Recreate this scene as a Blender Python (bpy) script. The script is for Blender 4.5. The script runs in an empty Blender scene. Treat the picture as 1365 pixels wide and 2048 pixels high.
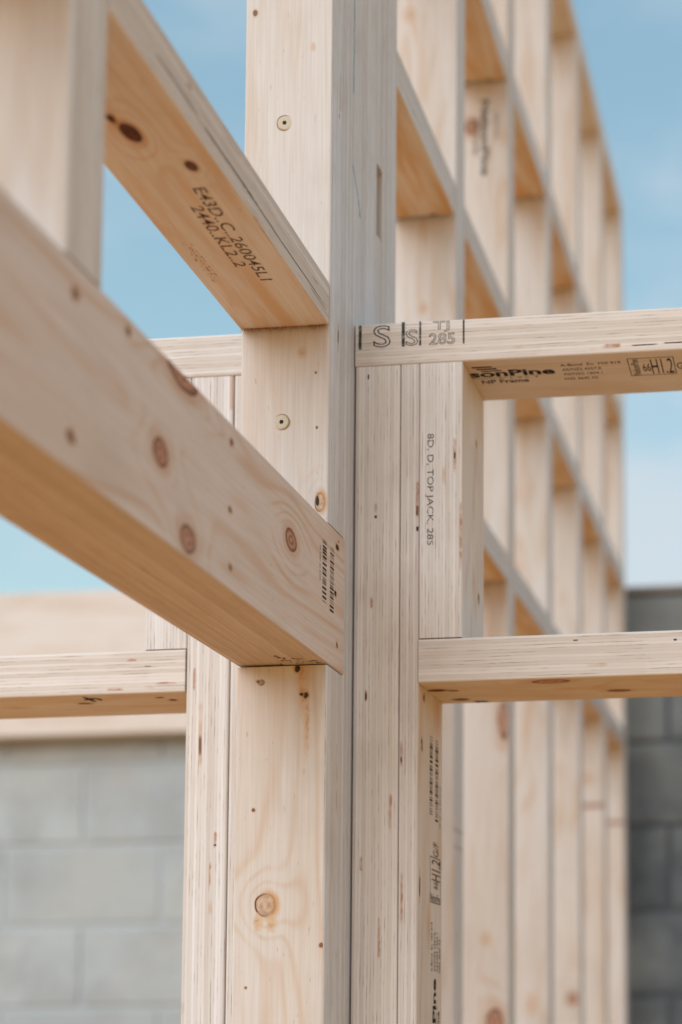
import bpy, bmesh, math, random
from mathutils import Vector, Matrix
random.seed(7)
S = bpy.context.scene
COL = S.collection
MM = 0.001

# ------------------------------------------------------------------ camera
F, CX, CY = 2733.68, 1419.868, 1863.201          # focal length and principal point for a 1365 x 2048 frame
W0, H0 = 1365.0, 2048.0
RX, RY, RZ = -0.0747, 0.0834, -0.0116
def _rot(a, b, c):
    return (Matrix.Rotation(a, 3, 'X') @ Matrix.Rotation(b, 3, 'Y') @ Matrix.Rotation(c, 3, 'Z'))
R = _rot(RX, RY, RZ)
right = Vector((R[0][0], R[0][2], -R[0][1])); down = Vector((R[1][0], R[1][2], -R[1][1])); fwd = Vector((R[2][0], R[2][2], -R[2][1]))
cam_d = bpy.data.cameras.new('camera'); cam = bpy.data.objects.new('camera', cam_d); COL.objects.link(cam)
m = Matrix((right, -down, -fwd)).transposed().to_4x4()
m.translation = Vector((0.470595, -1.25678, -0.697632))
cam.matrix_world = m
cam_d.sensor_fit = 'AUTO'; cam_d.sensor_width = 36.0
cam_d.lens = F / H0 * 36.0
cam_d.shift_x = (W0 / 2 - CX) / H0
cam_d.shift_y = (CY - H0 / 2) / H0
cam_d.clip_start = 0.01; cam_d.clip_end = 2000
cam_d.dof.use_dof = True
cam_d.dof.focus_distance = 1.30
cam_d.dof.aperture_fstop = 2.5
S.camera = cam

# ------------------------------------------------------------------ world, sun, exposure
SUN_AZ, SUN_EL = math.radians(205), math.radians(37)
CLOUD_AT = (-2.061, 2.688, 3.728); SKY_HSV = (0.484, 1.17, 1.09)
w = bpy.data.worlds.new('World'); S.world = w; w.use_nodes = True
nt = w.node_tree; nt.nodes.clear()
def wn(t, **k):
    n = nt.nodes.new(t)
    for a, b in k.items(): setattr(n, a, b)
    return n
sky = wn('ShaderNodeTexSky', sky_type='NISHITA', sun_disc=False, sun_elevation=SUN_EL, sun_rotation=SUN_AZ, altitude=0, air_density=2.0, dust_density=0.2, ozone_density=3.0)
tc = wn('ShaderNodeTexCoord')
mp = wn('ShaderNodeMapping'); mp.inputs['Scale'].default_value = (1.0, 1.0, 2.2); mp.inputs['Location'].default_value = CLOUD_AT
nz = wn('ShaderNodeTexNoise'); nz.inputs['Scale'].default_value = 1.9; nz.inputs['Detail'].default_value = 6; nz.inputs['Roughness'].default_value = 0.56
rp = wn('ShaderNodeMapRange', interpolation_type='SMOOTHSTEP'); rp.inputs[1].default_value = 0.43; rp.inputs[2].default_value = 0.60; rp.inputs[3].default_value = 0.0; rp.inputs[4].default_value = 0.85
hs = wn('ShaderNodeHueSaturation'); hs.inputs['Hue'].default_value = SKY_HSV[0]; hs.inputs['Saturation'].default_value = SKY_HSV[1]; hs.inputs['Value'].default_value = SKY_HSV[2]
gmm = wn('ShaderNodeGamma'); gmm.inputs[1].default_value = 0.70
mx = wn('ShaderNodeMix', data_type='RGBA'); mx.inputs[7].default_value = (2.75, 3.05, 3.32, 1)
bg = wn('ShaderNodeBackground'); bg.inputs[1].default_value = 0.15
out = wn('ShaderNodeOutputWorld')
L = nt.links.new
L(tc.outputs['Generated'], mp.inputs[0]); L(mp.outputs[0], nz.inputs['Vector']); L(nz.outputs[0], rp.inputs[0])
L(sky.outputs[0], gmm.inputs[0]); L(gmm.outputs[0], hs.inputs['Color']); L(hs.outputs[0], mx.inputs[6]); L(rp.outputs[0], mx.inputs[0]); L(mx.outputs[2], bg.inputs[0]); L(bg.outputs[0], out.inputs[0])

sd = bpy.data.lights.new('sun', 'SUN'); so = bpy.data.objects.new('sun', sd); COL.objects.link(so)
sd.energy = 1.5; sd.angle = math.radians(60); sd.color = (1.0, 0.99, 0.975)
sdir = Vector((math.sin(SUN_AZ) * math.cos(SUN_EL), math.cos(SUN_AZ) * math.cos(SUN_EL), math.sin(SUN_EL)))
so.rotation_euler = sdir.to_track_quat('Z', 'Y').to_euler()
so.location = sdir * 10

S.render.engine = 'CYCLES'
S.view_settings.view_transform = 'Standard'; S.view_settings.look = 'None'
S.view_settings.exposure = 0.67; S.view_settings.gamma = 1.0; S.view_settings.use_curve_mapping = False
S.cycles.max_bounces = 5; S.cycles.diffuse_bounces = 4; S.cycles.glossy_bounces = 2

# ------------------------------------------------------------------ node helper
class NT:
    def __init__(s, name):
        s.mat = bpy.data.materials.new(name); s.mat.use_nodes = True
        s.t = s.mat.node_tree; s.t.nodes.clear()
    def new(s, t, **k):
        n = s.t.nodes.new(t)
        for a, b in k.items(): setattr(n, a, b)
        return n
    def put(s, sock, v):
        if isinstance(v, bpy.types.NodeSocket): s.t.links.new(v, sock)
        elif v is not None:
            if isinstance(v, (tuple, list)) and sock.type == 'RGBA' and len(v) == 3: v = (*v, 1)
            sock.default_value = v
    def m(s, op, a, b=None, c=None, clamp=False):
        n = s.new('ShaderNodeMath', operation=op, use_clamp=clamp)
        s.put(n.inputs[0], a)
        if b is not None: s.put(n.inputs[1], b)
        if c is not None: s.put(n.inputs[2], c)
        return n.outputs[0]
    def xyz(s, a, b, c):
        n = s.new('ShaderNodeCombineXYZ'); s.put(n.inputs[0], a); s.put(n.inputs[1], b); s.put(n.inputs[2], c); return n.outputs[0]
    def sep(s, v):
        n = s.new('ShaderNodeSeparateXYZ'); s.put(n.inputs[0], v); return n.outputs
    def noise(s, v, scale=1.0, detail=2.0, rough=0.5, w=None):
        n = s.new('ShaderNodeTexNoise')
        if w is not None: n.noise_dimensions = '4D'; s.put(n.inputs['W'], w)
        s.put(n.inputs['Vector'], v); n.inputs['Scale'].default_value = scale; n.inputs['Detail'].default_value = detail; n.inputs['Roughness'].default_value = rough
        return n.outputs[0]
    def white(s, v):
        n = s.new('ShaderNodeTexWhiteNoise', noise_dimensions='3D'); s.put(n.inputs['Vector'], v); return n.outputs[0]
    def rng(s, v, a, b, c=0.0, d=1.0, smooth=True):
        n = s.new('ShaderNodeMapRange', interpolation_type='SMOOTHSTEP' if smooth else 'LINEAR')
        s.put(n.inputs[0], v)
        for i, q in enumerate((a, b, c, d)): s.put(n.inputs[i + 1], q)
        return n.outputs[0]
    def mix(s, f, a, b, mode='MIX'):
        n = s.new('ShaderNodeMix', data_type='RGBA', blend_type=mode)
        s.put(n.inputs[0], f); s.put(n.inputs[6], a); s.put(n.inputs[7], b); return n.outputs[2]
    def done(s, col, rough=0.75, bump=None, bstr=0.3, bdist=0.001, spec=0.25, alpha=None):
        p = s.new('ShaderNodeBsdfPrincipled'); o = s.new('ShaderNodeOutputMaterial')
        s.put(p.inputs['Base Color'], col); s.put(p.inputs['Roughness'], rough); p.inputs['Specular IOR Level'].default_value = spec
        if bump is not None:
            b = s.new('ShaderNodeBump'); b.inputs['Strength'].default_value = bstr; b.inputs['Distance'].default_value = bdist
            s.put(b.inputs['Height'], bump); s.t.links.new(b.outputs[0], p.inputs['Normal'])
        if alpha is not None: s.put(p.inputs['Alpha'], alpha)
        s.t.links.new(p.outputs[0], o.inputs[0])
        return s.mat

KN = {  # core, rim, halo, rim strength, halo reach, core opacity
    'red':   ((.41, .215, .145), (.15, .050, .024), (.55, .35, .235), .9, 2.3, .92),
    'dark':  ((.095, .030, .013), (.030, .008, .004), (.46, .20, .06), .9, 1.9, 1.0),
    'pin':   ((.20, .085, .035), (.13, .05, .02), (.56, .38, .24), .6, 2.2, .9),
    'nail':  ((.035, .018, .010), (.02, .010, .006), (.50, .27, .12), .8, 2.3, 1.0),
    'steel': ((.28, .26, .22), (.10, .06, .035), (.58, .40, .26), .9, 2.0, .9),
    'plug':  ((.52, .365, .265), (.14, .045, .014), (.58, .30, .10), 1.0, 1.8, .85),
    'faint': ((.55, .36, .25), (.50, .30, .20), (.63, .46, .34), .15, 2.2, .55),
    'stain': ((.60, .36, .18), (.60, .36, .18), (.62, .42, .27), .0, 1.9, .75),
}
def base_nodes(name):
    n = NT(name)
    t = n.new('ShaderNodeTexCoord'); oi = n.new('ShaderNodeObjectInfo')
    x, y, z = n.sep(t.outputs['Object'])
    return n, t, x, y, z, n.m('MULTIPLY', oi.outputs['Random'], 57.0)
def lvl_broad(name, knots=(), bands=(), tint=None, flame=1.0, ochre=0.0, contrast=1.0):
    """rotary-peeled veneer face of a laminated timber: soft figure along x, knots, pores"""
    n, t, x, y, z, sd_ = base_nodes(name)
    sW = n.m('ADD', sd_, n.m('MULTIPLY', n.m('SIGN', z), 3.1))
    fld = n.noise(n.xyz(n.m('MULTIPLY', x, 1.7), n.m('MULTIPLY', y, 13.0), 0.0), 1.0, 2.0, .45, w=sW)
    kd = []
    wob = n.noise(t.outputs['Object'], 210.0, 2.0, .55) if (knots or bands) else None
    wobL = n.noise(t.outputs['Object'], 38.0, 2.0, .5) if knots else None
    for (u, v, rl, rw, kind) in knots:
        du = n.m('DIVIDE', n.m('SUBTRACT', x, u), rl); dv = n.m('DIVIDE', n.m('SUBTRACT', y, v), rw)
        d0 = n.m('SQRT', n.m('ADD', n.m('MULTIPLY', du, du), n.m('MULTIPLY', dv, dv)))
        d = n.m('ADD', d0, n.m('MULTIPLY', n.m('SUBTRACT', wobL if rw > .0042 else wob, .5), .62 if rw > .0042 else 1.4))
        kd.append((d, dv, kind))
        if kind in ('red', 'dark', 'plug') and rw > .004:
            g = n.m('MULTIPLY', n.m('POWER', 2.718, n.m('MULTIPLY', n.m('MULTIPLY', d0, d0), -.13)), .30)
            fld = n.m('ADD', fld, g)
    rings = n.m('POWER', n.m('ADD', n.m('MULTIPLY', n.m('SINE', n.m('MULTIPLY', fld, 66.0)), .5), .5), 3.0)
    blot = n.noise(n.xyz(n.m('MULTIPLY', x, 3.4), n.m('MULTIPLY', y, 26.0), 9.0), 1.0, 3.0, .6, w=sW)
    where = n.rng(blot, .36, .62)
    fib = n.noise(n.xyz(n.m('MULTIPLY', x, 11.0), n.m('MULTIPLY', y, 480.0), 2.0), 1.0, 2.0, .65, w=sW)
    tick = n.rng(n.noise(n.xyz(n.m('MULTIPLY', x, 85.0), n.m('MULTIPLY', y, 520.0), 7.0), 1.0, 1.0, .5, w=sW), .69, .80)
    A, B, C_ = (.712, .668, .652), (.670, .600, .548), (.590, .400, .270)
    col = n.mix(n.rng(blot, .36, .72), A, B)
    col = n.mix(n.m('MULTIPLY', n.m('MULTIPLY', rings, where), .52 * flame), col, C_)
    if ochre:
        big = n.noise(n.xyz(n.m('MULTIPLY', x, 6.5), n.m('MULTIPLY', y, 48.0), 21.0), 1.0, 3.0, .6, w=sW)
        col = n.mix(n.m('MULTIPLY', n.rng(big, .40, .66), ochre), col, (.61, .350, .125))
    col = n.mix(n.m('MULTIPLY', n.rng(fib, .28, .74), .34 * contrast), col, (.50, .405, .330))
    col = n.mix(n.m('MULTIPLY', tick, .40), col, (.30, .17, .09))
    for d, dv, kind in kd:
        core, rim, halo, rs, hr, co = KN[kind]
        if kind == 'plug':
            lop = n.rng(n.m('ADD', dv, n.m('MULTIPLY', n.m('SUBTRACT', wobL, .5), 1.2)), -1.0, 1.0, 0.0, 1.0)   # one flank stained more
            hm = n.m('MULTIPLY', n.rng(d, .9, hr, 1.0, 0.0), n.m('ADD', .15, n.m('MULTIPLY', lop, .85)))
        else: hm = n.m('MULTIPLY', n.rng(d, 1.0, hr, 1.0, 0.0), .62)
        col = n.mix(hm, col, halo)
        amp = {'plug': .05, 'nail': .05, 'steel': .05, 'stain': 0.0, 'faint': .03}.get(kind, .34)
        rg = n.m('ADD', n.m('MULTIPLY', n.m('SINE', n.m('MULTIPLY', d, 13.0)), amp), 1.0)
        rg = n.m('MULTIPLY', rg, n.rng(wob, .25, .75, .72, 1.25))
        cc = n.mix(1.0, core, n.xyz(rg, rg, rg), 'MULTIPLY')
        col = n.mix(n.m('MULTIPLY', n.rng(d, .15 if kind in ('faint', 'stain') else .80, 1.1, 1.0, 0.0), co), col, cc)
        rm = n.m('MULTIPLY', n.rng(n.m('ABSOLUTE', n.m('SUBTRACT', d, .98)), .02, .16, 1.0, 0.0), rs)
        if kind == 'plug': rm = n.m('MULTIPLY', rm, n.rng(dv, -.9, .5, 1.0, .30))
        col = n.mix(rm, col, rim)
    for u, wd in bands:
        bm_ = n.rng(n.m('ABSOLUTE', n.m('ADD', n.m('SUBTRACT', x, u), n.m('MULTIPLY', n.m('SUBTRACT', blot, .5), .004))), wd * .5, wd, 1.0, 0.0)
        col = n.mix(n.m('MULTIPLY', bm_, .85), col, (.30, .11, .05))
    soil = n.noise(t.outputs['Object'], 9.0, 4.0, .6, w=sd_)
    col = n.mix(n.m('MULTIPLY', n.rng(soil, .48, .74), .26), col, (.48, .41, .36))
    col = n.mix(1.0, col, n.mix(n.white(n.xyz(sd_, 2.0, 8.0)), (1.015, 1.025, 1.04), (.985, .955, .925)), 'MULTIPLY')
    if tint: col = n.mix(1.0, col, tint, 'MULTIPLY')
    return n.done(col, rough=.74, spec=.2)
def lvl_edge(name, plies=13, thick=.045, marks=(), tint=None, line=1.0):
    """edges and ends: thin plies between broken dark glue lines"""
    n, t, x, y, z, sd_ = base_nodes(name)
    ew = n.m('ADD', n.m('MULTIPLY', n.m('SUBTRACT', n.noise(n.xyz(n.m('MULTIPLY', x, 4.0), 0.0, n.m('MULTIPLY', z, 30.0)), 1.0, 2.0, .5, w=sd_), .5), .95),
             n.m('MULTIPLY', n.m('SUBTRACT', n.noise(n.xyz(n.m('MULTIPLY', x, 24.0), 3.0, n.m('MULTIPLY', z, 90.0)), 1.0, 1.0, .5, w=sd_), .5), .36))
    e = n.m('ADD', n.m('MULTIPLY', n.m('ADD', n.m('DIVIDE', z, thick), .5), float(plies)), ew)
    ply = n.m('FLOOR', e); fr = n.m('FRACT', e)
    pr = n.white(n.xyz(ply, sd_, 1.0)); pr2 = n.white(n.xyz(ply, sd_, 5.0))
    lon = n.noise(n.xyz(n.m('MULTIPLY', x, 6.0), n.m('MULTIPLY', ply, 7.3), 0.0), 1.0, 2.0, .55, w=sd_)
    ec = n.mix(n.rng(n.m('ADD', n.m('MULTIPLY', pr, .60), n.m('MULTIPLY', lon, .70)), .28, 1.0, 0, 1, False), (.740, .716, .718), (.592, .540, .508))
    gap = n.m('MINIMUM', fr, n.m('SUBTRACT', 1.0, fr))
    lin = n.noise(n.xyz(n.m('MULTIPLY', x, 26.0), n.m('MULTIPLY', n.m('FLOOR', n.m('ADD', e, .5)), 5.7), 1.0), 1.0, 3.0, .65, w=sd_)
    lst = n.m('ADD', .14 * line, n.m('MULTIPLY', n.rng(lin, .47, .70), .80 * line), clamp=True)
    glue = n.m('MULTIPLY', n.rng(gap, .03, .13, 1.0, 0.0), lst)
    ef = n.noise(n.xyz(n.m('MULTIPLY', x, 16.0), n.m('MULTIPLY', y, 40.0), n.m('MULTIPLY', z, 1500.0)), 1.0, 1.0, .5, w=sd_)
    ec = n.mix(n.m('MULTIPLY', n.rng(ef, .3, .75), .18), ec, (.47, .385, .315))
    dfn = n.noise(n.xyz(n.m('MULTIPLY', x, 13.0), n.m('MULTIPLY', ply, 11.9), 3.0), 1.0, 2.0, .55, w=sd_)
    one = n.rng(pr2, .55, .57)
    ec = n.mix(n.m('MULTIPLY', n.m('MULTIPLY', n.rng(dfn, .645, .71), one), .55), ec, (.50, .27, .14))
    ec = n.mix(n.m('MULTIPLY', n.m('MULTIPLY', n.rng(dfn, .735, .755), one), .85), ec, (.16, .06, .025))
    ec = n.mix(glue, ec, (.175, .110, .075))
    if marks: wob = n.noise(t.outputs['Object'], 140.0, 2.0, .5)
    for (u, v, rl, rw, kind) in marks:       # brown knot sections and dark gaps in single plies
        a = n.m('ABSOLUTE', n.m('ADD', n.m('SUBTRACT', x, u), n.m('MULTIPLY', n.m('SUBTRACT', wob, .5), rl * .9)))
        b = n.m('ABSOLUTE', n.m('ADD', n.m('SUBTRACT', z, v), n.m('MULTIPLY', n.m('SUBTRACT', wob, .5), rw * .9)))
        mk = n.m('MULTIPLY', n.rng(a, rl * .5, rl, 1.0, 0.0), n.rng(b, rw * .65, rw, 1.0, 0.0))
        ec = n.mix(n.m('MULTIPLY', mk, .95 if kind == 'gap' else n.rng(wob, .3, .7, .85, .35)), ec, (.026, .010, .005) if kind == 'gap' else (.38, .175, .080))
    soil = n.noise(t.outputs['Object'], 11.0, 4.0, .6, w=sd_)
    ec = n.mix(n.m('MULTIPLY', n.rng(soil, .48, .74), .28), ec, (.46, .395, .345))
    ec = n.mix(1.0, ec, n.mix(n.white(n.xyz(sd_, 2.0, 8.0)), (1.015, 1.025, 1.04), (.985, .955, .925)), 'MULTIPLY')
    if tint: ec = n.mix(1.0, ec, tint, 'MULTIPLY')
    return n.done(ec, rough=.78, spec=.18)

CACHE = {}
def broad_mat(kl, bl, mk):
    if kl or bl: return lvl_broad('veneer_face', kl, bl, **mk)
    key = ('b', tuple(sorted(mk.items())))
    if key not in CACHE: CACHE[key] = lvl_broad('veneer_face', **mk)
    return CACHE[key]
def edge_mat(plies, th, ml, tint, line=1.0):
    if ml: return lvl_edge('ply_edge', plies, th, ml, tint, line)
    key = ('e', plies, round(th, 3), tint, line)
    if key not in CACHE: CACHE[key] = lvl_edge('ply_edge', plies, th, (), tint, line)
    return CACHE[key]

def ink(name, colour=(.018, .012, .016), a=.9, lo=.30, hi=.52, sc=900.0):
    n = NT(name); t = n.new('ShaderNodeTexCoord')
    X_, Y_, Z_ = n.sep(t.outputs['Object'])
    nzv = n.noise(n.xyz(n.m('MULTIPLY', X_, .28), Y_, Z_), sc, 3.0, .65)
    return n.done(colour, rough=.8, spec=.1, alpha=n.m('MULTIPLY', n.rng(nzv, lo, hi), a))
INK = ink('stamp_ink', lo=.26, hi=.46); PEN = ink('marker_pen', (.010, .008, .010), 1.0, .05, .2); INK_BROWN = ink('dotted_ink', (.100, .046, .022), .80, .30, .52); INK_GREY = ink('faded_grey_ink', (.045, .050, .048), .86, .22, .50)
INK_FADED = ink('faded_line_ink', (.060, .064, .062), .82, .26, .55); INK_GREEN = ink('printer_ink', (.035, .045, .042), .88, .26, .52); INK_THIN = ink('thin_ink', (.022, .016, .013), .92, .18, .44); CHALK = ink('blue_chalk', (.26, .50, .62), .70, .30, .60, 260.0)

# ------------------------------------------------------------------ mesh helpers
AX = {'x': Vector((1, 0, 0)), 'y': Vector((0, 1, 0)), 'z': Vector((0, 0, 1))}
def tag(o, label, cat, group=None, kind=None):
    if label: o['label'] = label
    if cat: o['category'] = cat
    if group: o['group'] = group
    if kind or cat: o['kind'] = kind or 'thing'
def mesh_obj(name, bm, mat, parent=None):
    me = bpy.data.meshes.new(name); bm.to_mesh(me); bm.free()
    me.materials.append(mat)
    o = bpy.data.objects.new(name, me); COL.objects.link(o)
    if parent is not None: o.parent = parent
    return o
def add_box(bm, lo, hi):
    c = [bm.verts.new((a, b, d)) for a in (lo[0], hi[0]) for b in (lo[1], hi[1]) for d in (lo[2], hi[2])]
    for q in ((0, 1, 3, 2), (4, 6, 7, 5), (0, 4, 5, 1), (2, 3, 7, 6), (0, 2, 6, 4), (1, 5, 7, 3)):
        bm.faces.new([c[i] for i in q])
    return c
FRAME = {}
def member(name, label, cat, box, Lx, Tx, knots=(), marks=(), bands=(), group=None, r=2.2, **mk):
    """one sawn timber: box in mm (x0,x1,y0,y1,z0,z1), Lx its length axis, Tx the axis through its thickness"""
    lo = Vector(box[0::2]) * MM; hi = Vector(box[1::2]) * MM
    c = (lo + hi) / 2; d = hi - lo
    ex, ez = AX[Lx], AX[Tx]; ey = ez.cross(ex)
    M = Matrix((ex, ey, ez)).transposed().to_4x4(); M.translation = c
    ln, th = abs(d.dot(ex)), abs(d.dot(ez)); wd = d.dot(Vector([abs(k) for k in ey]))
    bm = bmesh.new(); add_box(bm, (-ln / 2, -wd / 2, -th / 2), (ln / 2, wd / 2, th / 2))
    bmesh.ops.recalc_face_normals(bm, faces=bm.faces)
    long_e = [e for e in bm.edges if abs((e.verts[0].co - e.verts[1].co).x) > ln * .9]
    bmesh.ops.bevel(bm, geom=long_e, offset=r * MM, segments=3, profile=.5, affect='EDGES')
    Mi = M.inverted()
    kl = []
    for (X, Y, Z, rl, rw, kind) in knots:
        q = Mi @ (Vector((X, Y, Z)) * MM); kl.append((q.x, q.y, rl * MM, rw * MM, kind))
    ml = []
    for (X, Y, Z, rl, rw, kind) in marks:
        q = Mi @ (Vector((X, Y, Z)) * MM); ml.append((q.x, q.z, rl * MM, rw * MM, kind))
    bl = []
    for (X, Y, Z, wdt) in bands:
        q = Mi @ (Vector((X, Y, Z)) * MM); bl.append((q.x, wdt * MM))
    plies = max(4, round(th / .00346)); line = mk.pop('line', 1.0); et = mk.pop('etint', None) or mk.get('tint')
    o = mesh_obj(name, bm, broad_mat(kl, bl, mk))
    o.data.materials.append(edge_mat(plies, th, ml, et, line))
    for f in o.data.polygons: f.material_index = 0 if abs(f.normal.z) > .95 else 1
    o.matrix_world = M; FRAME[o.name] = M
    tag(o, label, cat, group)
    return o
def part_from_world(name, verts, faces, mat, parent):
    Mi = FRAME[parent.name].inverted()
    me = bpy.data.meshes.new(name); me.from_pydata([Mi @ Vector(v) for v in verts], [], faces); me.materials.append(mat)
    o = bpy.data.objects.new(name, me); COL.objects.link(o); o.parent = parent
    return o
def quads(name, parent, origin, rt, up, rects, mat, lift=.25):
    """flat printed rectangles (in mm, in the plane rt/up at origin)"""
    O = Vector(origin) * MM; rt = Vector(rt); up = Vector(up); nrm = rt.cross(up)
    V, Fc = [], []
    for (a, b, c, d, *sl) in rects:
        s = sl[0] if sl else 0.0
        k = len(V)
        for (p, q) in ((a, b), (c, b + s), (c, d + s), (a, d)): V.append(O + (rt * p + up * q + nrm * lift) * MM)
        Fc.append((k, k + 1, k + 2, k + 3))
    return part_from_world(name, V, Fc, mat, parent)
def gap_light_block(parent, x0, x1, y0, y1, z0, z1):  # added filler: shuts light out of the gap so it looks dark from below
    c = [Vector((a, b, d)) * MM for a in (x0, x1) for b in (y0, y1) for d in (z0, z1)]
    return part_from_world('gap_light_block', c, [(0, 1, 3, 2), (4, 6, 7, 5), (0, 4, 5, 1), (2, 3, 7, 6), (0, 2, 6, 4), (1, 5, 7, 3)], GAP_BLOCK, parent)
pk_ = NT('gap_block_brown'); GAP_BLOCK = pk_.done((.30, .19, .11), rough=.9, spec=.1)  # plain dark brown for the added light-blocking pieces
def text_mesh(txt, outline=0.0, bold=0.0):
    cu = bpy.data.curves.new('t', 'FONT'); cu.body = txt; cu.resolution_u = 4
    if outline: cu.fill_mode = 'NONE'; cu.bevel_depth = outline; cu.bevel_resolution = 0
    else: cu.offset = bold
    ob = bpy.data.objects.new('t', cu); COL.objects.link(ob)
    dg = bpy.context.evaluated_depsgraph_get()
    me = bpy.data.meshes.new_from_object(ob.evaluated_get(dg))
    vs = [(v.co.x, v.co.y) for v in me.vertices]; fs = [tuple(p.vertices) for p in me.polygons]
    bpy.data.objects.remove(ob); bpy.data.curves.remove(cu); bpy.data.meshes.remove(me)
    return vs, fs
def stamp(name, parent, txt, origin, rt, up, width, height, mat, outline=0.0, bold=0.0, lift=.25, shear=0.0):
    vs, fs = text_mesh(txt, outline, bold)
    x0 = min(v[0] for v in vs); x1 = max(v[0] for v in vs); y0 = min(v[1] for v in vs); y1 = max(v[1] for v in vs)
    O = Vector(origin) * MM; rt = Vector(rt); up = Vector(up); nrm = rt.cross(up)
    V = []
    for (a, b) in vs:
        p = (a - x0) / (x1 - x0) * width; q = (b - y0) / (y1 - y0) * height
        V.append(O + (rt * (p + q * shear) + up * q + nrm * lift) * MM)
    return part_from_world(name, V, fs, mat, parent)
FLOOR = -1750.0
YR, ZS, ZL, ZN, ZU = 69.3, -6.6, -340.2, -341.5, -9.1
B2T, B2B = -197.8, -336.6

# ------------------------------------------------------------------ setting: ground
g = NT('dry_clay_ground'); gt = g.new('ShaderNodeTexCoord')
gn = g.noise(gt.outputs['Object'], .9, 5.0, .6); gf = g.noise(gt.outputs['Object'], 30.0, 4.0, .6)
gc = g.mix(g.rng(gn, .35, .7), (.70, .350, .112), (.64, .318, .098)); gc = g.mix(g.m('MULTIPLY', g.rng(gf, .3, .7), .35), gc, (.55, .265, .082))
gm = g.done(gc, rough=.95, bump=gf, bstr=.6, bdist=.01, spec=.1)
bm = bmesh.new(); vs = [bm.verts.new((a, b, FLOOR * MM)) for a, b in ((-400, -400), (400, -400), (400, 400), (-400, 400))]; bm.faces.new(vs)
ground = mesh_obj('ground', bm, gm); tag(ground, None, None, kind='structure')

# ------------------------------------------------------------------ concrete block walls behind
def block_mat(name, a, b, c, stain):
    n = NT(name); t = n.new('ShaderNodeTexCoord'); oi = n.new('ShaderNodeObjectInfo')
    sd_ = n.m('MULTIPLY', oi.outputs['Random'], 31.0)
    gmt = n.new('ShaderNodeNewGeometry')
    n1 = n.noise(t.outputs['Object'], 7.0, 4.0, .6, w=sd_); n2 = n.noise(t.outputs['Object'], 160.0, 3.0, .6, w=sd_)
    n3 = n.noise(gmt.outputs['Position'], 2.3, 3.0, .55)
    col = n.mix(oi.outputs['Random'], a, b)
    col = n.mix(n.m('MULTIPLY', n.rng(n1, .38, .66), .85), col, c)
    col = n.mix(n.m('MULTIPLY', n.rng(n3, .40, .62), stain[3]), col, stain[:3])
    col = n.mix(n.m('MULTIPLY', n.rng(n2, .4, .7), .30), col, tuple(k * .62 for k in a))
    return n.done(col, rough=.92, bump=n2, bstr=.5, bdist=.003, spec=.15)
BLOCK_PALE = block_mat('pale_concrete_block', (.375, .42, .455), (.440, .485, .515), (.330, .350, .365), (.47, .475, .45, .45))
BLOCK_DARK = block_mat('dark_concrete_block', (.135, .158, .180), (.21, .236, .258), (.088, .102, .120), (.33, .355, .36, .65))  # dark grey blocks with random paler blotches
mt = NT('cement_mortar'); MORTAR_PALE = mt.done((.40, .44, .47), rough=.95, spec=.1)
mt = NT('dark_mortar'); MORTAR_DARK = mt.done((.095, .108, .124), rough=.95, spec=.1)

def block_mesh(l, h, dp):
    bm = bmesh.new(); add_box(bm, (-l / 2, -dp / 2, -h / 2), (l / 2, dp / 2, h / 2)); bmesh.ops.recalc_face_normals(bm, faces=bm.faces)
    bmesh.ops.bevel(bm, geom=list(bm.edges), offset=.004, segments=1, affect='EDGES')
    me = bpy.data.meshes.new('concrete_block'); bm.to_mesh(me); bm.free(); return me
def block_wall(name, label, x0, x1, yf, ztop, zref, pitch, length, xref, mat, mortar, cat='wall'):
    root_b = bmesh.new(); add_box(root_b, (x0, yf + .004, FLOOR * MM), (x1, yf + .188, ztop - .006))
    bmesh.ops.recalc_face_normals(root_b, faces=root_b.faces)
    root = mesh_obj(name, root_b, mortar); tag(root, label, cat)
    cache = {}
    row = 0
    zt = zref
    while zt < ztop: zt += pitch
    while zt > FLOOR * MM + .02:
        top = min(zt, ztop); bot = max(zt - pitch, FLOOR * MM)
        par = round((zt - zref) / pitch) % 2
        xx = xref + (length / 2 if par else 0.0)
        while xx > x0: xx -= length
        while xx < x1:
            a, b = max(xx, x0) , min(xx + length, x1)
            if b - a > .05 and top - bot > .03:
                key = (round(b - a, 3), round(top - bot, 3))
                if key not in cache:
                    cache[key] = block_mesh(b - a - .011, top - bot - .011, .19); cache[key].materials.append(mat)
                o = bpy.data.objects.new('concrete_block', cache[key]); COL.objects.link(o); o.parent = root
                o.location = ((a + b) / 2, yf + .095 + random.uniform(-.0012, .0012), (top + bot) / 2)
            xx += length
        zt -= pitch
    return root
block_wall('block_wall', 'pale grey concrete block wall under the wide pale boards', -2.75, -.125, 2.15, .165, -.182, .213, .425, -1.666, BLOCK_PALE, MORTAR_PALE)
block_wall('block_wall', 'dark concrete block wall beyond the end of the far row', -.12, 1.90, 2.16, .438, .0516, .216, .425, .30, BLOCK_DARK, MORTAR_DARK)
cp = NT('weathered_cement'); ct = cp.new('ShaderNodeTexCoord'); CAP = cp.done(cp.mix(cp.noise(ct.outputs['Object'], 14.0, 4.0), (.24, .22, .20), (.36, .33, .30)), rough=.95, spec=.1)
bm = bmesh.new(); add_box(bm, (-.118, 2.150, .439), (1.905, 2.365, .455)); bmesh.ops.recalc_face_normals(bm, faces=bm.faces); bmesh.ops.bevel(bm, geom=list(bm.edges), offset=.003, segments=1, affect='EDGES')
o = mesh_obj('coping', bm, CAP); tag(o, 'thin grey cement coping on top of the dark block wall', 'coping')
member('capping_board', 'wide pale board above the pale block wall', 'board', (-2800, -138, 2085, 2130, 98, 288), 'x', 'y', flame=.5)
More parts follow.
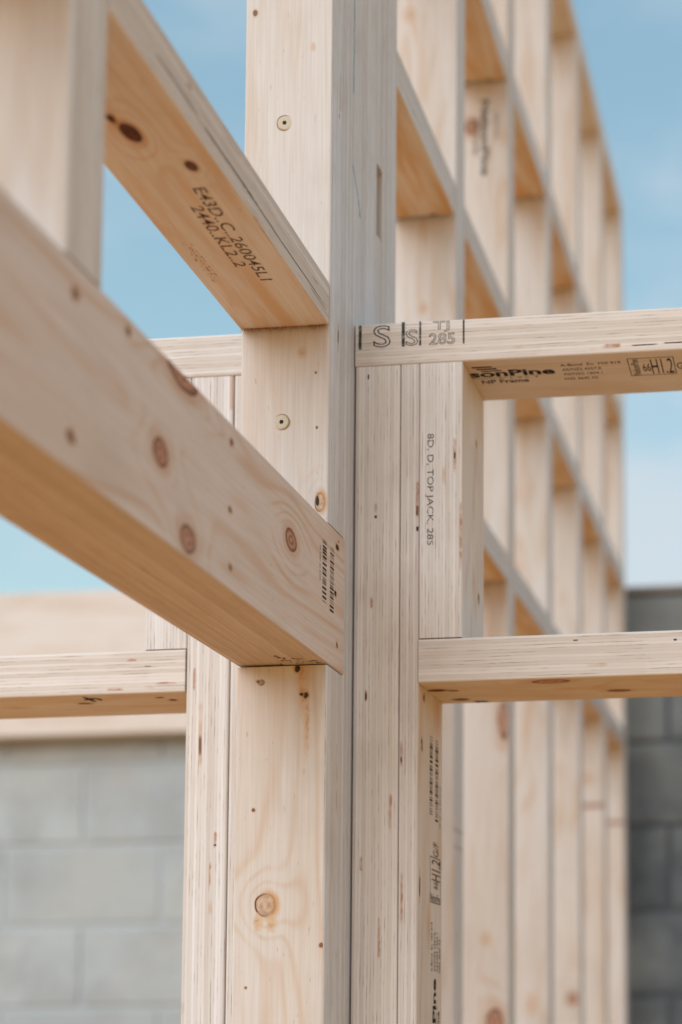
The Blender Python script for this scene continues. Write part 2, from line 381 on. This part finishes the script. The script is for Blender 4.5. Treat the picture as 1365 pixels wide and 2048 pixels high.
member('capping_board', 'upper pale board of the band above the block wall, against the sky', 'board', (-2800, -138, 2083, 2128, 289.5, 477), 'x', 'y', flame=.5)

# ------------------------------------------------------------------ wall A: built-up post at the corner
P = 'timber built-up post'; COOL = (.965, 1.015, 1.085); WARM = (1.02, .995, .965)
jack = member('jack_stud', 'upright above the big lintel with two screw heads in its pale front', 'stud', (-90, 0, 0, 44.6, B2T + .6, 1400), 'z', 'y', group=P, etint=COOL, flame=.45,
       knots=[(-8.6, 0, -176.4, 9.5, 5.2, 'plug'), (-10.6, 0, -176.0, 5.0, 1.6, 'nail'), (-13.9, 0, -46.4, 1.2, 1.0, 'pin'), (-12.3, 0, -102, 1.2, .9, 'pin'), (-28, 0, -25, 4, 3, 'faint'), (-62, 0, 40, 4, 3, 'faint'), (-20, 0, 290, 3, 2, 'faint'), (-80, 0, 330, 3, 2, 'pin')],
       marks=[(0, 20, 230, 3, 1.6, 'brown')])
trim = member('trimmer_stud', 'upright under the end of the big lintel with a round knot', 'stud', (-90, 0, 0, 44.6, FLOOR, B2B - 1.4), 'z', 'y', group=P, etint=COOL, flame=.9,
       knots=[(-57.9, 0, -569.5, 10.5, 10.0, 'plug'), (-65, 0, -586, 6, 3.2, 'stain'), (-51.5, 0, -587, 6, 3.4, 'stain'), (-24, 0, -352, 24, 3.5, 'stain'), (-19, 0, -392, 26, 2.2, 'stain'), (-64.7, 0, -353.3, 2.6, 2.8, 'steel'), (-68, 0, -352.5, 1.4, 1.8, 'pin'), (-20.4, 0, -367, 3.0, 2.3, 'nail'), (-24.5, 0, -366, 1.4, 1.8, 'nail'), (-29, 0, -341, 3, 2.6, 'nail'), (-70.5, 0, -477.4, 1.6, 1.6, 'pin'), (-2.8, 0, -608.3, 2.2, 1.9, 'pin'), (-76, 0, -648, 1.2, 1.2, 'pin')])
king = member('king_stud', 'upright just behind the knotty lintel end, with blue chalk marks on its edge', 'stud', (-90, -.4, 45.2, 91, FLOOR, 1400), 'z', 'y', group=P, etint=COOL)
member('stud', 'upright between the chalk-marked edge and the slotted packing, seen edge on', 'stud', (-90, -.9, 91.6, 140.5, FLOOR, 1400), 'z', 'y', group=P, etint=COOL)
member('packer', 'thin packing piece above the dark slot in the post', 'packer', (-90, -1.2, 141, 159.6, 261, 1400), 'z', 'y', group=P, etint=COOL)
member('packer', 'thin packing piece below the dark slot in the post', 'packer', (-90, -1.2, 141, 159.6, FLOOR, 179), 'z', 'y', group=P, etint=COOL)
member('packer', 'added filler piece set back inside the slot to darken it', 'packer', (-90, -58, 141, 159.6, 179.5, 260.5), 'z', 'y', group=P, etint=COOL)  # added to keep light out of the back of the slot
member('stud', 'last upright of the post, right of the dark slot, seen edge on', 'stud', (-90, -.5, 160, 206.5, FLOOR, 1400), 'z', 'y', group=P, etint=COOL)
# chalk marks on the king stud's edge
quads('chalk_line', king, (-.4, 0, 0), (0, 1, 0), (0, 0, 1), [(60.5, 385, 65.8, 445), (60.5, 330, 65.0, 384), (60.6, 285, 63.8, 329)], CHALK)
part_from_world('chalk_line', [Vector((-.0001, a * MM, b * MM)) for a, b in ((59, 206), (62.5, 206), (81, 180), (86, 163), (82, 163), (77, 180))], [(0, 1, 2, 5), (5, 2, 3, 4)], CHALK, king)

# screws in the jack stud
zn = NT('zinc_plated_steel'); zt_ = zn.new('ShaderNodeTexCoord')
ZINC = zn.done(zn.mix(zn.noise(zt_.outputs['Object'], 300.0, 3.0), (.60, .52, .40), (.50, .42, .30)), rough=.5, spec=.5)
sk = NT('socket_shade'); SOCK = sk.done((.008, .005, .003), rough=.6)  # near black stands in for the shade of a deep socket
sh = NT('crushed_wood'); CRUSH = sh.done((.40, .25, .13), rough=.9, spec=.1)
def lathe(prof, seg=40):
    bm = bmesh.new(); rings = []
    for (r_, h_) in prof: rings.append([bm.verts.new((r_ * math.cos(2 * math.pi * k / seg), r_ * math.sin(2 * math.pi * k / seg), h_)) for k in range(seg)])
    for a, b in zip(rings, rings[1:]):
        for k in range(seg): bm.faces.new((a[k], a[(k + 1) % seg], b[(k + 1) % seg], b[k]))
    return bm, rings
def screw(X, Z, tilt, par):
    Mi = FRAME[par.name].inverted()
    base = Matrix.Translation(Vector((X, 0, Z)) * MM) @ Matrix.Rotation(math.radians(90), 4, 'X') @ Matrix.Rotation(math.radians(tilt), 4, 'Y')
    # flanged head just proud of the crushed rim; six-lobed socket is a shallow cup, its shade painted black
    bm, rings = lathe([(.0071, -.0004), (.0070, .0003), (.0066, .0005), (.0052, .00058), (.0029, .0006)])
    star = []
    seg = 40
    for k in range(seg):
        a = 2 * math.pi * k / seg; rr = .0021 * (1 + .13 * math.cos(6 * a)); star.append(bm.verts.new((rr * math.cos(a), rr * math.sin(a), .00055)))
    for k in range(seg):
        bm.faces.new((rings[-1][k], rings[-1][(k + 1) % seg], star[(k + 1) % seg], star[k]))
    bmesh.ops.recalc_face_normals(bm, faces=bm.faces)
    h = mesh_obj('screw_head', bm, ZINC, par); h.data.transform(Mi @ base)
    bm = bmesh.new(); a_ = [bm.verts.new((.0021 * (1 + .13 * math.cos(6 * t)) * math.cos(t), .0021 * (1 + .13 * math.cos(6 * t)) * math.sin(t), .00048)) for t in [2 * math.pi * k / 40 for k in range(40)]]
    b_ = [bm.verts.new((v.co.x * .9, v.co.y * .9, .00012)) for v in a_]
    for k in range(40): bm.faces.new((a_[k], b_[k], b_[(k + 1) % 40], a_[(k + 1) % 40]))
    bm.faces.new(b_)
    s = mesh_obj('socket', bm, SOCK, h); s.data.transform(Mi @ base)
    bm, rings = lathe([(.0083, .0001), (.0079, .00035), (.0074, .0001)])
    for v in bm.verts: v.co.x *= 1 + .04 * math.sin(3 * math.atan2(v.co.y, v.co.x) + X); 
    c = mesh_obj('crushed_rim', bm, CRUSH, h); c.data.transform(Mi @ base)
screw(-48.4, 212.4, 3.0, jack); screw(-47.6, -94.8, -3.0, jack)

# ------------------------------------------------------------------ lintel, two beams side by side
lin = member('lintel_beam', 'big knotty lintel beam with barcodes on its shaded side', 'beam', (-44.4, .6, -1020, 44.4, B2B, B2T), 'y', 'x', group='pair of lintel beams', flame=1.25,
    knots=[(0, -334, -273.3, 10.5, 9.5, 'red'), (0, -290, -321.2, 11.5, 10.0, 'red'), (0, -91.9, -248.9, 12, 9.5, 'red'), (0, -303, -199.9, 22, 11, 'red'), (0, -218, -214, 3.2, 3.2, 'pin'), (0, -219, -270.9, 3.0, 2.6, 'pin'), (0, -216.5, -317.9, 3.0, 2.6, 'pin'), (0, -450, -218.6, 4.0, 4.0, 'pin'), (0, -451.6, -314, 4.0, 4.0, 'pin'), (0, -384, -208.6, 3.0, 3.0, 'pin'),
           (0, 23.8, -213.7, 3.6, 2.6, 'nail'), (0, 19.9, -261.7, 2.4, 2.6, 'nail'), (0, 25.2, -311.5, 2.2, 2.8, 'pin'), (0, 27, -207, 1.5, 1.2, 'pin')],
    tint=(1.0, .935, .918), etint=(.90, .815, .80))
member('lintel_beam', 'hidden inner half of the big lintel, seen only from below', 'beam', (-90, -45.2, -1020, 44.4, B2B + .8, B2T), 'y', 'x', group='pair of lintel beams', etint=(.90, .815, .80))
for (y0, sd0, mt_) in ((-15.3, 3, INK_THIN), (4.6, 4, INK)):
    rr = random.Random(sd0); rects = []; q = 0
    while q < 62:
        wb = rr.choice((.55, .6, 1.1, 1.9, 2.1)); rects.append((y0, -219.5 - q - wb, y0 + 10.2, -219.5 - q)); q += wb + rr.choice((1.0, 1.3, 1.9, 2.6))
    quads('barcode', lin, (.6, 0, 0), (0, 1, 0), (0, 0, 1), rects, mt_)
stamp('small_print', lin, '0412 77 1893 52', (.6, -20, -262), (0, 0, 1), (0, -1, 0), 34, 3.2, INK_GREY)
# black print smudge under the beam's end
rr = random.Random(11)
quads('faded_print', lin, (0, 0, B2B), (1, 0, 0), (0, -1, 0), [(a, b, a + rr.uniform(1.5, 4), b + rr.uniform(.7, 2.2)) for a, b in [(-rr.uniform(3, 40), rr.uniform(3, 30) ) for _ in range(46)] if b < 6 - a * .62], INK_THIN, .3)

# ------------------------------------------------------------------ noggings and studs of wall A in front of the post
nog = member('nogging', 'nogging with brown dotted lettering underneath, butting the front of the post', 'nogging', (-90, 0, -416.6, -3.4, 0, 43.5), 'y', 'z', group='noggings near the post', flame=1.0, ochre=.55, tint=(1.08, 1.06, 1.04), etint=(1.0, .98, .97),
    knots=[(-49.1, -293.9, 0, 11, 6.6, 'dark'), (-21.4, -250.9, 0, 6, 4.2, 'dark'), (-55.5, -311, 0, 5, 3, 'dark')],
    marks=[(0, -85, 13.6, 80, .80, 'gap'), (0, -225, 15.4, 62, 1.1, 'gap'), (0, -165, 14.4, 40, .75, 'gap'), (0, -320, 17, 46, .9, 'gap'), (0, -30, 10.5, 24, .5, 'gap'), (0, -300, 30, 5, 1.8, 'brown'), (0, -40, 24, 8, 1.0, 'brown')])
stamp('dotted_lettering', nog, 'E43D..C..260045L1', (-34.0, -223.5, 0), (0, 1, 0), (1, 0, 0), 138, 11.3, INK_BROWN, bold=.006, lift=.3)
stamp('dotted_lettering', nog, '2440..KL2..2', (-47.3, -200, 0), (0, 1, 0), (1, 0, 0), 91, 11.0, INK_BROWN, bold=.006, lift=.3)
rr = random.Random(5)
quads('faded_print', nog, (0, 0, 0), (0, 1, 0), (1, 0, 0), [(a, b, a + .7, b + 1.1) for a, b in [(-150 + rr.uniform(0, 62), -78 + rr.choice((0, 3.5, 7)) + rr.uniform(-.5, .5)) for _ in range(60)]], INK_BROWN, .3)
gap_light_block(nog, -89, -1, -3.4, -.4, 7, 42)
# torn fibres where its sawn end meets the post
rr = random.Random(21); V, Fc = [], []
for k in range(300):
    x0 = -rr.uniform(2, 88) * MM; y0 = -3.5 * MM; z0 = rr.uniform(-.2, .6) * MM
    ln = rr.uniform(1.2, 4.5) * MM if k > 16 else rr.uniform(6, 11) * MM
    dx, dy = rr.uniform(-.5, .5), rr.uniform(-.9, -.15); wv = rr.uniform(.16, .45) * MM
    k0 = len(V)
    mid = Vector((x0 + dx * ln * .5, y0 + dy * ln * .45, z0 - ln * .45)); tip = Vector((x0 + dx * ln * 1.2, y0 + dy * ln * .6, z0 - ln * .95))
    V += [Vector((x0 - wv, y0, z0)), Vector((x0 + wv, y0, z0)), mid + Vector((wv * .7, 0, 0)), mid - Vector((wv * .7, 0, 0)), tip]
    Fc += [(k0, k0 + 1, k0 + 2, k0 + 3), (k0 + 3, k0 + 2, k0 + 4)]
fb = NT('torn_fibre'); FIB = fb.done((.42, .22, .085), rough=.85, spec=.1)
o = part_from_world('torn_fibres', V, Fc, FIB, nog); o['kind'] = 'stuff'
member('jack_stud', 'nearest upright, standing on top of the big knotty lintel', 'stud', (-90, 0, -462, -417, B2T + 1.2, 1400), 'z', 'y', flame=.4)
member('nogging', 'nogging in front of the nearest upright on the lintel', 'nogging', (-90, 0, -990, -463, 0, 43.5), 'y', 'z', group='noggings near the post')

# ------------------------------------------------------------------ wall R, right of the post
top = member('head_plate', 'horizontal timber stamped S S TJ 285 on its edge with a black maker print below', 'plate', (1.2, 900, YR, YR + 90, ZS, ZS + 45), 'x', 'z',
    marks=[(300, 69, .4, 17, .8, 'gap'), (331, 69, 1.2, 14, .8, 'gap'), (268, 69, 1.0, 10, 2.6, 'brown')], flame=.5, ochre=.25, etint=WARM)
E1 = (1, 0, 0); U1 = (0, 0, 1)
for q_ in [(4.6, 11.6, 7.8, 37.0), (50.0, 12.3, 53.3, 38.3), (68.4, 12.4, 70.5, 38.0), (114.0, 12.0, 115.9, 37.8)]: quads('printed_bar', top, (0, YR, 0), E1, U1, [q_], INK_GREEN)
stamp('printed_letter', top, 'S', (20.0, YR, 12.6), E1, U1, 18.4, 23.4, INK_GREEN, outline=.015)
stamp('printed_letter', top, 'S', (54.2, YR, 12.7), E1, U1, 13.0, 17.2, INK_GREEN, outline=.013)
stamp('printed_letter', top, 'TJ', (83.0, YR, 25.6), E1, U1, 17.0, 11.6, INK_GREY, outline=.015)
stamp('printed_number', top, '285', (78.7, YR, 12.4), E1, U1, 27.2, 12.0, INK_GREY, outline=.015)
D1 = (0, -1, 0)
for q_ in [(119.6, -84.9, 140.4, -82.6), (123.4, -89.4, 144.8, -87.0), (127.4, -93.6, 148.8, -91.6)]: quads('logo_bar', top, (0, 0, ZS), E1, D1, [q_], INK)
stamp('logo_lettering', top, 'NelsonPine', (72.3, 105.2, ZS), E1, D1, 131.0, 13.4, INK, bold=.032)
stamp('logo_small_print', top, 'Laminated Veneer Lumber', (88, 108.6, ZS), E1, D1, 63, 2.4, INK_THIN)
stamp('logo_lettering', top, 'L V L', (154.5, 110.2, ZS), E1, D1, 20.5, 3.6, INK)
stamp('logo_lettering', top, '8', (181, 110.2, ZS), E1, D1, 2.6, 3.4, INK)
stamp('product_lettering', top, 'NP Frame', (122.4, 119.4, ZS), E1, D1, 50.2, 7.9, INK, bold=.018)
for txt, a, b, wd, mt_ in (('A-Bond  Eo  Mill 919', 211.4, 90.6, 62.5, INK_THIN), ('AS/NZS 4357.0', 211.5, 100.4, 40.8, INK_THIN), ('AS/NZS 1604.1', 211.2, 110.0, 41, INK_THIN), ('NZS 3640 AS', 210.8, 120.0, 35.2, INK_THIN)):
    stamp('small_print', top, txt, (a, b, ZS), E1, D1, wd, 5.0, mt_)
def frame_rects(a, b, c, d, t): return [(a, b, c, b + t), (a, d - t, c, d), (a, b + t, a + t, d - t), (c - t, b + t, c, d - t)]
quads('treatment_frame', top, (0, 0, ZS), E1, D1, frame_rects(281.3, -118.6, 329.2, -82.0, .8), INK)
stamp('treatment_lettering', top, 'NelsonPine', (292.2, 117.0, ZS), (0, -1, 0), (-1, 0, 0), 33, 8.2, INK)
stamp('treatment_lettering', top, '66', (295.6, 110, ZS), E1, D1, 8.2, 16.4, INK)
stamp('treatment_lettering', top, 'H1.2', (304.6, 116.6, ZS), E1, D1, 22.4, 31.6, INK)
stamp('treatment_lettering', top, 'G/F', (331.0, 108.3, ZS), E1, D1, 15, 12.8, INK)

st1 = member('stud', 'upright against the post directly under the S stamp, plies showing', 'stud', (1.4, 48.6, YR + .4, YR + 90, FLOOR, ZS - .5), 'z', 'x', group='uprights right of the post', etint=WARM, line=1.05,
    marks=[(23.9, 69, -156.6, 6, 1.7, 'brown'), (23.9, 69, -166, 2.2, 1.5, 'gap'), (14.9, 69, -350.8, 8, 1.7, 'brown'), (14.9, 69, -352, 5, 1.0, 'gap'), (19.9, 69, -255.5, 8, 1.6, 'brown'), (11.1, 69, -523.7, 9, 1.6, 'brown'), (40.9, 69, -470, 22, 1.6, 'brown'), (30, 69, -600, 26, 1.6, 'brown'), (15, 69, -18, 3, 1.0, 'gap')])
st2 = member('stud', 'narrow upright right of the S-stamped end, barcodes on its shaded side', 'stud', (49.2, 68.9, YR, YR + 90, FLOOR, ZS - .4), 'z', 'x', group='uprights right of the post', tint=(.97, .96, .96), line=1.05,
    knots=[(68.9, 83, -398, 4.5, 2.0, 'nail'), (68.9, 84, -404, 3.0, 2.2, 'pin'), (68.9, 78, -545, 10, 1.6, 'nail'), (68.9, 90, -350, 4, 3, 'pin'), (68.9, 140, -356, 14, 10, 'faint'), (68.9, 110, -580, 20, 4, 'faint')],
    marks=[(67.2, 69, -161, 7, 1.5, 'gap'), (67.2, 69, -150, 22, 1.7, 'brown'), (67.3, 69, -180.5, 3, 1.4, 'gap'), (51.9, 69, -413, 16, 1.5, 'brown'), (51.9, 69, -418, 4, 1.0, 'gap'), (53, 69, -560, 30, 1.6, 'brown')])
def strip_bars(y0, bar, z0, z1, seed):
    rr = random.Random(seed); rects = []; q = 0
    while q < z0 - z1:
        wb = rr.choice((.8, .9, 1.0, 2.3, 2.7)); rects.append((y0, z0 - q - wb, y0 + bar, z0 - q)); q += wb + rr.choice((.9, 1.2, 1.7, 2.4))
    quads('barcode', st2, (68.9, 0, 0), (0, 1, 0), (0, 0, 1), rects, INK)
strip_bars(110.7, 10.6, -385, -468.5, 31); strip_bars(131.2, 10.8, -385, -469, 31)
UZ = (0, 0, 1); UY = (0, -1, 0)
stamp('small_print', st2, '10 20 13 5062-22', (68.9, 151.0, -476), UZ, UY, 45, 3.6, INK_THIN)
quads('treatment_frame', st2, (68.9, 0, 0), (0, 1, 0), (0, 0, 1), frame_rects(113.8, -557.6, 152.0, -509.6, .9), INK)
stamp('treatment_lettering', st2, 'NelsonPine', (68.9, 116, -556), (0, 1, 0), UZ, 34, 8.0, INK)
stamp('treatment_lettering', st2, '66', (68.9, 142.5, -542.5), UZ, UY, 8.0, 17, INK)
stamp('treatment_lettering', st2, 'H1.2', (68.9, 150.8, -534), UZ, UY, 22.0, 31.5, INK)
stamp('treatment_lettering', st2, 'G/F', (68.9, 143.5, -508.5), UZ, UY, 15, 18.5, INK)
for txt, b, wd in (('A-Bond  Eo  Mill 919', 123.4, 51), ('AS/NZS 4357.0', 133.8, 41), ('AS/NZS 1604.1', 142.8, 41), ('NZS 3640 AS', 151.5, 35)):
    stamp('small_print', st2, txt, (68.9, b, -629), UZ, UY, wd, 5.4, INK_THIN)
stamp('logo_lettering', st2, 'NelsonPine', (68.9, 137.0, -761.5), UZ, UY, 125.5, 13.0, INK, bold=.032)
stamp('product_lettering', st2, 'NP Frame', (68.9, 149.5, -719.5), UZ, UY, 50, 7.6, INK, bold=.018)
stamp('logo_lettering', st2, 'L V L', (68.9, 140.5, -684), UZ, UY, 20.5, 3.6, INK)

jk = member('jack_stud', 'short upright printed TOP JACK 285 between the two right-hand plates', 'stud', (69.2, 113.9, YR - .3, YR + 89.4, ZL + 45.8, ZS - .6), 'z', 'x', group='uprights right of the post',
    knots=[(113.9, 124.8, -69.6, 5, 1.8, 'pin'), (113.9, 136, -233.4, 5, 2.4, 'nail'), (113.9, 115, -222, 12, 5, 'faint')],
    marks=[(105.9, 69, -105, 22, 2.0, 'brown'), (106, 69, -106, 4, 1.0, 'gap'), (112, 69, -190, 40, 1.6, 'brown')], tint=(1.03, 1.03, 1.03), line=1.0)
stamp('printed_lettering', jk, '8D, D, TOP JACK, 285', (75.6, YR - .3, -81.8), (0, 0, -1), (1, 0, 0), 116.5, 8.6, INK_FADED, lift=.3)
member('sill_plate', 'lower horizontal timber right of the post with dark knots under its edge', 'plate', (69.3, 900, YR - .5, YR + 90, ZL, ZL + 45), 'x', 'z', flame=.9, ochre=.35,
    knots=[(80.5, 101.3, ZL, 9, 4.5, 'dark'), (95, 104, ZL, 6, 3, 'pin'), (93.4, 141, ZL, 8, 4, 'dark'), (113, 153, ZL, 7, 4, 'dark'), (201.9, 80, ZL, 18, 7, 'red'), (265.6, 125, ZL, 12, 5, 'pin'), (215, 110, ZL, 10, 3, 'faint')],
    marks=[(330, 69, ZL + 35, 2, 1.2, 'gap'), (230, 69, ZL + 38, 3, .8, 'gap')])

# ------------------------------------------------------------------ wall R, left of the post
member('stud', 'strip of laminated edge just left of the post, mostly hidden behind it', 'stud', (-127.3, -91, YR, YR + 90, FLOOR, ZU - .6), 'z', 'x', group='uprights left of the post')
member('stud', 'full upright left of the post with fine straight plies', 'stud', (-173.4, -128.3, YR - .4, YR + 90, FLOOR, ZU - .5), 'z', 'x', group='uprights left of the post',
    marks=[(-165, 69, -330, 14, 1.5, 'brown'), (-140, 69, -495, 9, 1.7, 'brown'), (-140, 69, -500, 1.2, 1.6, 'gap'), (-145, 69, -530, 14, 1.3, 'brown'), (-131, 69, -690, 6, 1.5, 'brown')], tint=(1.04, 1.04, 1.04))
member('jack_stud', 'short upright standing on the left-hand plate, cut off by the lintel', 'stud', (-219.0, -174.2, YR + .3, YR + 90, ZN + 45.7, ZU - .5), 'z', 'x', group='uprights left of the post', tint=(1.03, 1.03, 1.03))
ln_ = member('sill_plate', 'lower horizontal timber left of the post with a handwritten mark beneath', 'plate', (-1100, -175.0, YR, YR + 90, ZN, ZN + 45), 'x', 'z', flame=.9, ochre=.35, tint=(1.03, 1.03, 1.03),
    knots=[(-299, 102, ZN, 7, 3, 'dark'), (-211, 88, ZN, 4, 2, 'dark'), (-202, 99.5, ZN, 4, 3, 'nail'), (-187, 121, ZN, 5, 4, 'dark'), (-380, 110, ZN, 12, 5, 'faint')],
    marks=[(-232, 69, ZN + 35, 6, 1.6, 'brown'), (-215, 69, ZN + 28, 5, .5, 'gap'), (-195, 69, ZN + 10, 12, 1.5, 'brown'), (-250, 69, ZN + 5, 10, 1.6, 'brown')])
# pen stroke mark
def stroke(pts, wd):
    V, Fc = [], []
    for i, (a, b) in enumerate(pts):
        p0 = Vector(pts[max(i - 1, 0)]); p1 = Vector(pts[min(i + 1, len(pts) - 1)]); d = (p1 - p0).normalized(); nn = Vector((-d.y, d.x)) * wd * (.6 + .4 * math.sin(math.pi * i / (len(pts) - 1)))
        V += [Vector((a + nn.x, b + nn.y, ZN - .3)) * MM, Vector((a - nn.x, b - nn.y, ZN - .3)) * MM]
        if i: Fc.append((2 * i - 2, 2 * i - 1, 2 * i + 1, 2 * i))
    return V, Fc
for pts in ([(-286.5, 75), (-285.5, 80), (-285, 87), (-284.3, 93), (-283.8, 95)], [(-292, 87), (-288, 85.5), (-283, 83.5), (-278, 82.3), (-275.2, 84), (-274.6, 88), (-275.5, 90.5)]):
    V, Fc = stroke(pts, 2.1); part_from_world('pen_stroke', V, Fc, PEN, ln_)
member('head_plate', 'upper horizontal timber left of the post below the blue sky', 'plate', (-1100, -91.0, YR - .6, YR + 90, ZU, ZU + 45), 'x', 'z', tint=(1.04, 1.03, 1.02))

# ------------------------------------------------------------------ wall A beyond the post: the far row of studs
DA = -13.5; Y1 = 508.5; BAY = 311.75
ROWS = [(18.7, 'lower'), (428.4, 'middle'), (851.3, 'upper')]
ORD = ['first', 'second', 'third', 'fourth', 'fifth', 'last']
far_studs = []
fk = {0: [(-80, 508, 727, 9, 7, 'faint'), (-60, 508, 300, 7, 5, 'faint')],
      1: [(-74, 820, 778, 13, 10, 'red'), (-21, 820, -201, 28, 9, 'red'), (-35, 820, -674, 20, 13, 'red'), (-50, 820, -546, 8, 6, 'faint')],
      2: [(-45, 1132, -640, 14, 9, 'faint'), (-70, 1132, 150, 10, 7, 'faint')],
      3: [(-29, 1443, -622, 12, 10, 'red')], 4: [(-50, 1755, -118, 12, 9, 'faint')], 5: [(-60, 2067, 500, 9, 7, 'faint')]}
fb_ = {4: [(-36, 1755, -180, 7)], 5: [(-37, 2067, -170, 7)]}
for k in range(6):
    y0 = Y1 + k * BAY
    mk_ = [(DA, y0 + 22, -421, 2.5, 30, 'brown'), (DA, y0 + 22, -444, 2.0, 30, 'brown')] if k == 0 else ()
    lab = ['first upright of the far row, next to the post, large and pale', 'second upright of the far row with a knot and grey lettering near its top', 'third upright of the far row behind the post', 'fourth upright of the far row with a small brown knot low down', 'fifth upright of the far row with a brown line across it', 'last upright of the far row, against the sky and the dark wall'][k]
    o = member('stud', lab, 'stud', (DA - 90, DA, y0, y0 + 45, FLOOR + 45, 1407), 'z', 'y', knots=fk[k], bands=fb_.get(k, ()), marks=mk_, group='uprights of the far row', etint=COOL, flame=1.1)
    far_studs.append(o)
s1 = far_studs[1]; yk = Y1 + BAY
stamp('faded_lettering', s1, 'NelsonPine', (-58, yk, 822), (0, 0, -1), (1, 0, 0), 128, 13, INK_GREY, bold=.03)
stamp('faded_lettering', s1, 'NP Frame', (-70, yk, 790), (0, 0, -1), (1, 0, 0), 60, 8, INK_GREY, bold=.02)
stamp('faded_lettering', s1, 'AS/NZS 4357.0', (-36, yk, 800), (0, 0, -1), (1, 0, 0), 45, 6, INK_GREY)
for k in range(6):
    ya = 207.0 if k == 0 else Y1 + (k - 1) * BAY + 45; yb = Y1 + k * BAY
    for z0, rn in ROWS:
        fn = member('nogging', '%s-row nogging of the far wall in front of its %s upright' % (rn, ORD[k]), 'nogging', (DA - 90, DA, ya + .6, yb - 6.0, z0, z0 + 45), 'y', 'z', knots=[(DA - 30, yb - 4, z0, 5, 5, 'dark')] if k < 5 else (), group='noggings of the far wall', etint=COOL, flame=1.1, ochre=.8, tint=(1.06, .97, .84))
        gap_light_block(fn, DA - 89, DA - 1, yb - 6.0, yb - .5, z0 + 9, z0 + 44)
member('top_plate', 'sloping top timber of the far row, against the blue sky', 'plate', (DA - 90, DA, 207, Y1 + 5 * BAY + 45, 1407.6, 1452), 'y', 'z')
member('bottom_plate', 'bottom timber of the far row, lying on the ground', 'plate', (DA - 90, DA, 207, Y1 + 5 * BAY + 45, FLOOR, FLOOR + 44.4), 'y', 'z')
